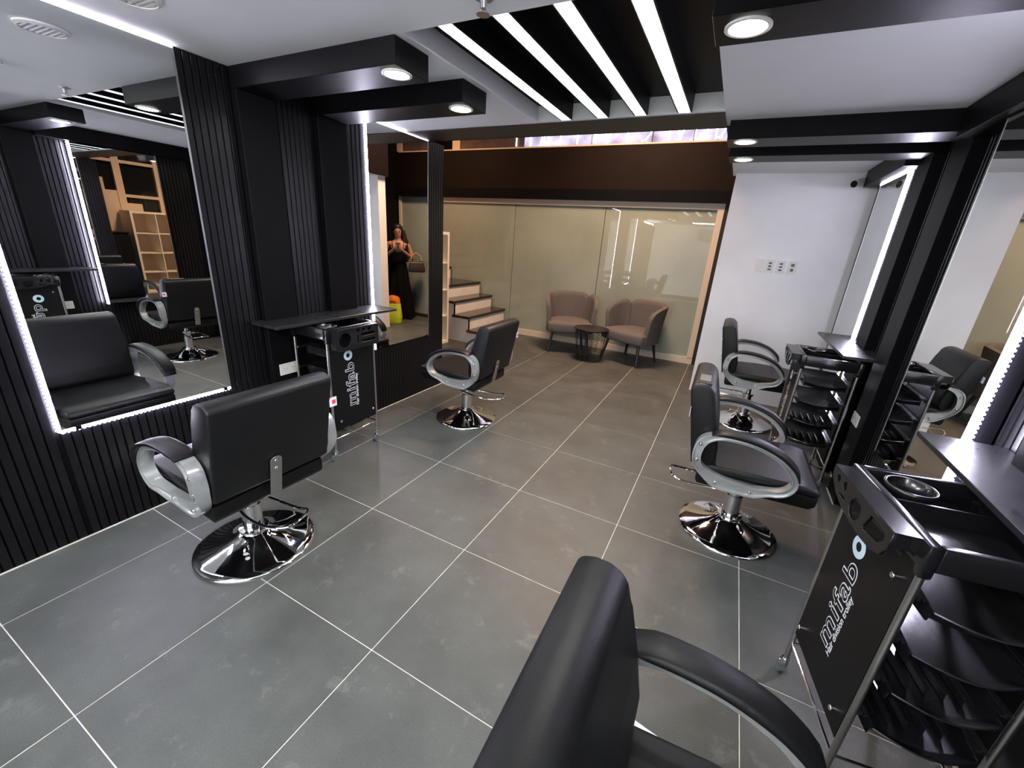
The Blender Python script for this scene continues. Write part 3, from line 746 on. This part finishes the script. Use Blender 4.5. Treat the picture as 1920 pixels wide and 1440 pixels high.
ks = thing('cube_shelf_unit', 'cream cube shelf unit, two cells wide and four high, behind the left wall end', 'shelf unit', (-1.485, 4.11, 0))
kw, kd, kh = .77, .39, 1.467
for y in (-kw/2, kw/2-.036): B().box(-kd/2, kd/2, y, y+.036, .002, kh).make('side_panel', M_CREAM, ks)
for z in (0.002, kh-.036): B().box(-kd/2, kd/2, -kw/2+.0365, kw/2-.0365, z, z+.036).make('top_panel' if z > 1 else 'bottom_panel', M_CREAM, ks)
B().box(-kd/2, kd/2, -.008, .008, .0385, kh-.0365).make('divider', M_CREAM, ks)
for k in range(1, 4):
    z = .038+k*(kh-.072)/4
    for s_ in (-1, 1): B().box(-kd/2, kd/2-.001, min(s_*.0085, s_*(kw/2-.0365)), max(s_*.0085, s_*(kw/2-.0365)), z-.008, z+.008).make('cell_shelf', M_CREAM, ks)
ks.location.x = -1.485; ks.location.y = 4.115

dk = thing('reception_cabinet', 'black upright cabinet beside the cube shelf, seen in the near left mirror', 'cabinet', (-1.46, 3.40, 0))
B().box(-.2, .18, -.22, .24, .002, 1.08, bevel=.003).make('body', M_BLACK, dk)
B().box(.18, .195, -.21, .23, .05, 1.05, bevel=.002).make('door', M_PANEL, dk)
B().box(-.21, .21, -.235, .255, 1.081, 1.10, bevel=.002).make('worktop', M_PANEL, dk)

# ================================================================== LOUNGE
def make_lounge():
    t = thing('lounge_chair', 'x', 'armchair', group='grey lounge chairs')
    # faces -y ; seat front at y=-.30
    b = B(); R = []
    plan = [(-.31, -.27), (-.27, -.315), (-.12, -.335), (.12, -.335), (.27, -.315), (.31, -.27), (.29, 0), (.20, .20), (0, .27), (-.20, .20), (-.29, 0)]
    plan = catmull(plan, 4)
    for s_, z in ((.93, .285), (.99, .295), (1, .31), (1, .385), (.985, .405), (.93, .42), (.7, .432), (.3, .436)):
        R.append([(x*s_, y*s_, z) for x, y in plan])
    rr = [[b.bm.verts.new(p) for p in row] for row in R]
    for A, C_ in zip(rr, rr[1:]):
        n = len(A)
        for k in range(n): b.bm.faces.new([A[k], A[(k+1) % n], C_[(k+1) % n], C_[k]])
    b.bm.faces.new(rr[0]); b.bm.faces.new(rr[-1])
    b.make('seat', M_GREY, t, smooth=True, angle=60)
    def shell(a0, a1, top, name, drop0, drop1):
        b = B(); na = 16; nz = 10
        def base(a): # plan of the shell at seat level (angle from +y, clockwise to +x)
            rx, ry = .318, .30
            x = rx*math.sin(a); y = ry*math.cos(a)
            if abs(a) > PI/2: x = math.copysign(rx, a); y = -(abs(a)-PI/2)*.32
            return x, y
        def P(a, v, off):
            x, y = base(a); x2, y2 = base(a+.01); dx, dy = x2-x, y2-y; l = math.hypot(dx, dy); nx, ny = dy/l*-1, dx/l
            if nx*x+ny*(y+.01) < 0: nx, ny = -nx, -ny
            u = (a-a0)/(a1-a0)
            ed = min(u, 1-u); rnd = .055*max(0, 1-ed/.16)**2.2
            tp = top - drop0*(1-u)**2 - drop1*u**2 - rnd
            z = .285+(tp-.285)*v
            fl = .052*max(0, (z-.36)/.42)**1.1
            return (x+nx*(fl+off), y+ny*(fl+off), z)
        loops = []
        for i in range(na+1):
            a = a0+(a1-a0)*i/na
            o_ = [P(a, v/nz, .0) for v in range(nz+1)]
            cap = [tuple((Vector(P(a, 1, -.028))+Vector((0, 0, .014))))]
            i_ = [P(a, v/nz, -.058) for v in range(nz, -1, -1)]
            loops.append([b.bm.verts.new(p) for p in o_+cap+i_])
        m_ = len(loops[0])
        for A, C_ in zip(loops, loops[1:]):
            for k in range(m_): b.bm.faces.new([A[k], A[(k+1) % m_], C_[(k+1) % m_], C_[k]])
        b.bm.faces.new(loops[0]); b.bm.faces.new(loops[-1])
        b.make(name, M_GREY, t, smooth=True, angle=70)
    shell(-.86, .86, .765, 'back_panel', .0, .0)
    shell(.89, 2.25, .765, 'wing', .0, .10)
    shell(-2.25, -.89, .765, 'wing', .10, .0)
    for x, y in ((-.23, -.23), (.23, -.23), (-.19, .17), (.19, .17)):
        ex = x+math.copysign(.045, x); ey = y+math.copysign(.05, y)
        B().tube([(ex, ey, .002), (x, y, .29)], [.013, .020], 12).make('leg', M_DWOOD, t, smooth=True)
    return t
lc = make_lounge()
place(lc, (.165, 5.37, 0), math.radians(24), 'grey fabric lounge chair with split back, left of the wire table')
lc2 = copy_tree(lc); place(lc2, (1.085, 5.365, 0), math.radians(-22), 'grey fabric lounge chair with split back, right of the wire table')

wt = thing('wire_basket_table', 'round black wire basket side table between the two grey lounge chairs', 'side table', (.60, 5.02, 0))
B().lathe([(.215, .402), (.222, .405), (.222, .415), (.215, .418)], 48).make('table_top', M_DWOOD, wt, smooth=True)
def wp(a, z): r = .155+.05*(z/.4); return (r*math.cos(a), r*math.sin(a), z)
for z, rr_ in ((.006, .004), (.398, .004)):
    B().tube([wp(2*PI*k/40, z) for k in range(40)], rr_, 6, closed=True).make('hoop', M_WIRE, wt)
b = B(); nw = 15; lev = [.006, .05, .095, .14, .19, .24, .29, .345, .398]
for k in range(nw):
    for s_ in (0, 1):
        pts = []
        for i, z in enumerate(lev):
            off = .5 if (i//1 + s_) % 2 else 0
            pts.append(wp(2*PI*(k+off*(1 if s_ == 0 else 1))/nw, z))
        b.tube(pts, .0026, 4, cap=False)
b.make('wire_mesh', M_WIRE, wt, kind='stuff')
B().lathe([(.150, .004), (.150, .008)], 32).make('bottom_plate', M_WIRE, wt)

# ================================================================== WOMAN SEEN IN THE FAR LEFT MIRROR
M_SKIN = mat('skin', (.44, .22, .14), .5)
M_DRESS = mat('black_dress_cloth', (.0025, .0025, .003), .8, spec=.1)
M_HAIR = mat('black_hair', (.010, .008, .007), .45)
M_BAG = mat('brown_leather', (.030, .014, .010), .45, noise_amt=.3, noise_scale=40)
M_STRAPT = mat('tan_leather', (.42, .26, .13), .5)
M_YEL = mat('yellow_green_bag', (.52, .62, .03), .6, noise_amt=.1)
M_ORG = mat('orange_cloth', (.70, .16, .02), .7, noise_amt=.3, noise_scale=12)
PX, PY, PR = 2.30, 5.36, math.radians(-42)
wm = thing('person', 'woman in a long black dress looking at her phone, seen in the far left mirror', 'person', (PX, PY, 0), PR)
def skin(name, verts, edges, parent, m, sub=2):
    me = bpy.data.meshes.new(name); me.from_pydata([v[0] for v in verts], edges, []); me.update()
    o = bpy.data.objects.new(name, me); COL.objects.link(o)
    md = o.modifiers.new('Skin', 'SKIN'); 
    if not me.skin_vertices: me.skin_vertices.new()
    for i, v in enumerate(verts):
        r = v[1] if isinstance(v[1], tuple) else (v[1], v[1])
        me.skin_vertices[0].data[i].radius = r
    me.skin_vertices[0].data[0].use_root = True
    md.use_smooth_shade = True
    s2 = o.modifiers.new('Sub', 'SUBSURF'); s2.levels = sub; s2.render_levels = sub
    dg = bpy.context.evaluated_depsgraph_get(); nm = bpy.data.meshes.new_from_object(o.evaluated_get(dg))
    bpy.data.objects.remove(o); nm.materials.clear(); nm.materials.append(m)
    for p in nm.polygons: p.use_smooth = True
    nm.name = name
    return put(name, nm, parent)
V = [((0, .01, .86), (.125, .095)), ((0, .005, .98), (.105, .08)), ((0, 0, 1.09), (.12, .085)), ((0, .005, 1.20), (.125, .08)), ((0, .015, 1.27), (.07, .055)), ((0, .01, 1.325), (.043, .045)), ((0, -.012, 1.38), (.062, .072)), ((0, -.015, 1.455), (.068, .082)), ((0, .005, 1.505), (.045, .055)),
     ((.155, .015, 1.245), .040), ((.205, .02, 1.12), .036), ((.225, .0, 1.00), .033), ((.15, -.13, 1.08), .026), ((.055, -.225, 1.165), .021), ((.040, -.245, 1.185), (.026, .016)),
     ((-.155, .015, 1.245), .040), ((-.205, .02, 1.12), .036), ((-.225, .0, 1.00), .033), ((-.15, -.13, 1.08), .026), ((-.055, -.225, 1.155), .021), ((-.040, -.245, 1.175), (.026, .016)),
     ((.085, .01, .78), .085), ((.09, .0, .47), .055), ((.09, .015, .10), .035), ((.09, -.07, .030), (.03, .022)), ((.09, -.13, .02), (.026, .015)),
     ((-.085, .01, .78), .085), ((-.09, .0, .47), .055), ((-.09, .015, .10), .035), ((-.09, -.07, .030), (.03, .022)), ((-.09, -.13, .02), (.026, .015))]
Ed = [(0,1),(1,2),(2,3),(3,4),(4,5),(5,6),(6,7),(7,8),(3,9),(9,10),(10,11),(11,12),(12,13),(13,14),(3,15),(15,16),(16,17),(17,18),(18,19),(19,20),(0,21),(21,22),(22,23),(23,24),(24,25),(0,26),(26,27),(27,28),(28,29),(29,30)]
body = skin('body', V, Ed, wm, M_SKIN)
# face features
b = B(); b.ball((0, -.098, 1.415), .013, 2, (.8, 1.1, 1.3)); b.make('nose', M_SKIN, body, smooth=True)
for s_ in (-1, 1): B().ball((s_*.026, -.083, 1.433), .010, 2, (1.2, .5, .6)).make('eye', M_HAIR, body, smooth=True)
B().ball((0, -.090, 1.378), .016, 2, (1.2, .4, .4)).make('mouth', mat('lips', (.30, .08, .07), .5), body, smooth=True)
for s_ in (-1, 1): B().ball((s_*.070, -.005, 1.42), .018, 2, (.35, .7, 1.1)).make('ear', M_SKIN, body, smooth=True)
# fingers around the phone
for s_ in (-1, 1):
    for k in range(4):
        z = 1.150+k*.0165; ln = (.05, .058, .055, .045)[k]
        B().tube([(s_*.042, -.245, z), (s_*.040, -.245-ln*.45, z+.004), (s_*.018, -.245-ln*.62, z+.006)], [.0085, .008, .0065], 8).make('finger', M_SKIN, body, smooth=True)
    B().tube([(s_*.045, -.235, 1.19), (s_*.038, -.255, 1.215), (s_*.015, -.262, 1.225)], [.010, .009, .007], 8).make('thumb', M_SKIN, body, smooth=True)
# dress: bodice with straps and a long skirt with folds
b = B(); n = 40; rows = []
for z, rx, ry, yo in ((1.165, .128, .098, .0), (1.13, .136, .108, -.006), (1.08, .132, .100, 0), (.99, .116, .092, .004), (.90, .138, .108, .01), (.80, .158, .125, .01), (.60, .175, .145, .0), (.35, .200, .170, .0), (.12, .228, .195, 0), (.025, .24, .205, 0)):
    f = max(0, (.95-z))*.055
    rows.append([((rx+f*math.sin(7*2*PI*k/n+z*2))*math.cos(2*PI*k/n), yo+(ry+f*math.sin(7*2*PI*k/n+z*2))*math.sin(2*PI*k/n), z) for k in range(n+1)])
b.quadgrid(rows); bmesh.ops.remove_doubles(b.bm, verts=b.bm.verts, dist=.0004)
dr = b.make('dress', M_DRESS, wm, smooth=True, angle=80)
for s_ in (-1, 1):
    B().tube([(s_*.075, -.088, 1.155), (s_*.090, -.070, 1.235), (s_*.095, .0, 1.285), (s_*.085, .085, 1.16)], .005, 6).make('shoulder_strap', M_DRESS, dr)
# hair: cap + long fall behind and over one side
b = B(); n = 28; rows = []
for z, rx, ry, yo in ((1.548, .01, .01, .01), (1.538, .05, .06, .008), (1.51, .076, .09, .012), (1.46, .086, .094, .022), (1.40, .086, .08, .045), (1.32, .095, .065, .06), (1.20, .11, .05, .085), (1.05, .10, .04, .098), (.92, .075, .03, .10), (.82, .03, .015, .10)):
    rows.append([(rx*math.cos(2*PI*k/n)-.015*max(0, 1.35-z), yo+ry*math.sin(2*PI*k/n), z) for k in range(n+1)])
b.quadgrid(rows); b.make('hair', M_HAIR, wm, smooth=True, angle=80)
B().tube([(-.085, -.01, 1.45), (-.105, .0, 1.34), (-.135, .02, 1.22), (-.15, .03, 1.08), (-.14, .04, .95)], [.03, .04, .05, .04, .02], 12).make('hair_lock', M_HAIR, wm, smooth=True)
th_ = thing('phone', 'dark phone held by the standing woman in both hands', 'phone', (PX, PY, 0), PR)
B().box(-.038, .038, -.004, .004, -.075, .075, bevel=.003, rot=Matrix.Translation((0, -.268, 1.19)) @ Matrix.Rotation(math.radians(-25), 4, 'X')).make('phone_case', M_PLASTIC, th_)
B().box(-.033, .033, .0042, .0048, -.068, .068, rot=Matrix.Translation((0, -.268, 1.19)) @ Matrix.Rotation(math.radians(-25), 4, 'X')).make('screen', mat('phone_screen', (.1, .1, .1), .2, emit=(1, .85, .7), estr=1.5), th_)
# handbag over her right forearm
hb = thing('handbag', 'brown leather handbag with tan handles on the arm of the woman', 'handbag', (PX, PY, 0), PR)
b = B(); b.prism([(-.20, .80), (.12, .80), (.135, .83), (.085, .97), (.03, 1.0), (-.13, 1.0), (-.18, .97), (-.215, .83)], 'y', -.07, .07, bevel=.02, seg=3)
bmesh.ops.transform(b.bm, matrix=Matrix.Translation((-.262, -.08, 0)) @ Matrix.Diagonal((.82, 1, 1, 1)), verts=b.bm.verts); b.make('bag_body', M_BAG, hb, smooth=True, angle=60)
for yy in (-.125, -.035):
    B().tube([(-.38, yy, .99), (-.36, yy*.8, 1.06), (-.29, -.08, 1.115), (-.22, yy*.8, 1.06), (-.20, yy, .99)], .008, 8).make('handle', M_STRAPT, hb, smooth=True)
B().box(-.40, -.18, -.155, -.149, .955, .965).make('trim_band', M_STRAPT, hb)
# tote bag on the floor with orange cloth inside
tb = thing('tote_bag', 'yellow-green tote bag on the floor beside the woman in the mirror', 'bag', (2.045, 4.93, 0), math.radians(-38))
b = B(); rows = []; n = 24
for z, a_, c_ in ((.002, .13, .06), (.03, .14, .07), (.15, .135, .065), (.28, .125, .05), (.33, .12, .04)):
    rows.append([((a_+.006*math.sin(5*2*PI*k/n+z*30))*math.copysign(abs(math.cos(2*PI*k/n))**.5, math.cos(2*PI*k/n)), (c_+.006*math.sin(3*2*PI*k/n+z*20))*math.copysign(abs(math.sin(2*PI*k/n))**.6, math.sin(2*PI*k/n)), z) for k in range(n+1)])
b.quadgrid(rows); b.make('bag_body', M_YEL, tb, smooth=True, angle=80)
for yy in (-.045, .045):
    B().tube([(-.06, yy, .32), (-.05, yy, .39), (0, yy*1.2, .415), (.05, yy, .39), (.06, yy, .32)], .005, 6).make('handle', M_YEL, tb, smooth=True)
oc = B(); rows = []
for z, a_, c_ in ((.25, .10, .03), (.33, .105, .034), (.40, .10, .03), (.435, .07, .02), (.45, .01, .005)):
    rows.append([(a_*math.cos(2*PI*k/n)+.01*math.sin(9*k), c_*math.sin(2*PI*k/n), z+.012*math.sin(3*2*PI*k/n)) for k in range(n+1)])
oc.quadgrid(rows); cl_ = oc.mesh('folded_cloth', M_ORG, True, 80)
put('folded_cloth', cl_, None, loc=(2.045, 4.93, 0), label='orange patterned cloth sticking out of the yellow-green tote bag', category='cloth').rotation_euler = (0, 0, math.radians(-38))

# air conditioner high on the rear wall (seen as a pale reflection in the back glass)
ac = thing('air_conditioner', 'white wall air conditioner reflected in the back glass wall', 'air conditioner', (1.35, YB, 1.88))
B().box(-.42, .42, .001, .22, -.14, .14, bevel=.02, seg=3).make('casing', M_PLATE, ac, smooth=True)
B().box(-.38, .38, .14, .215, -.148, -.139).make('louvre', M_SLOT, ac)
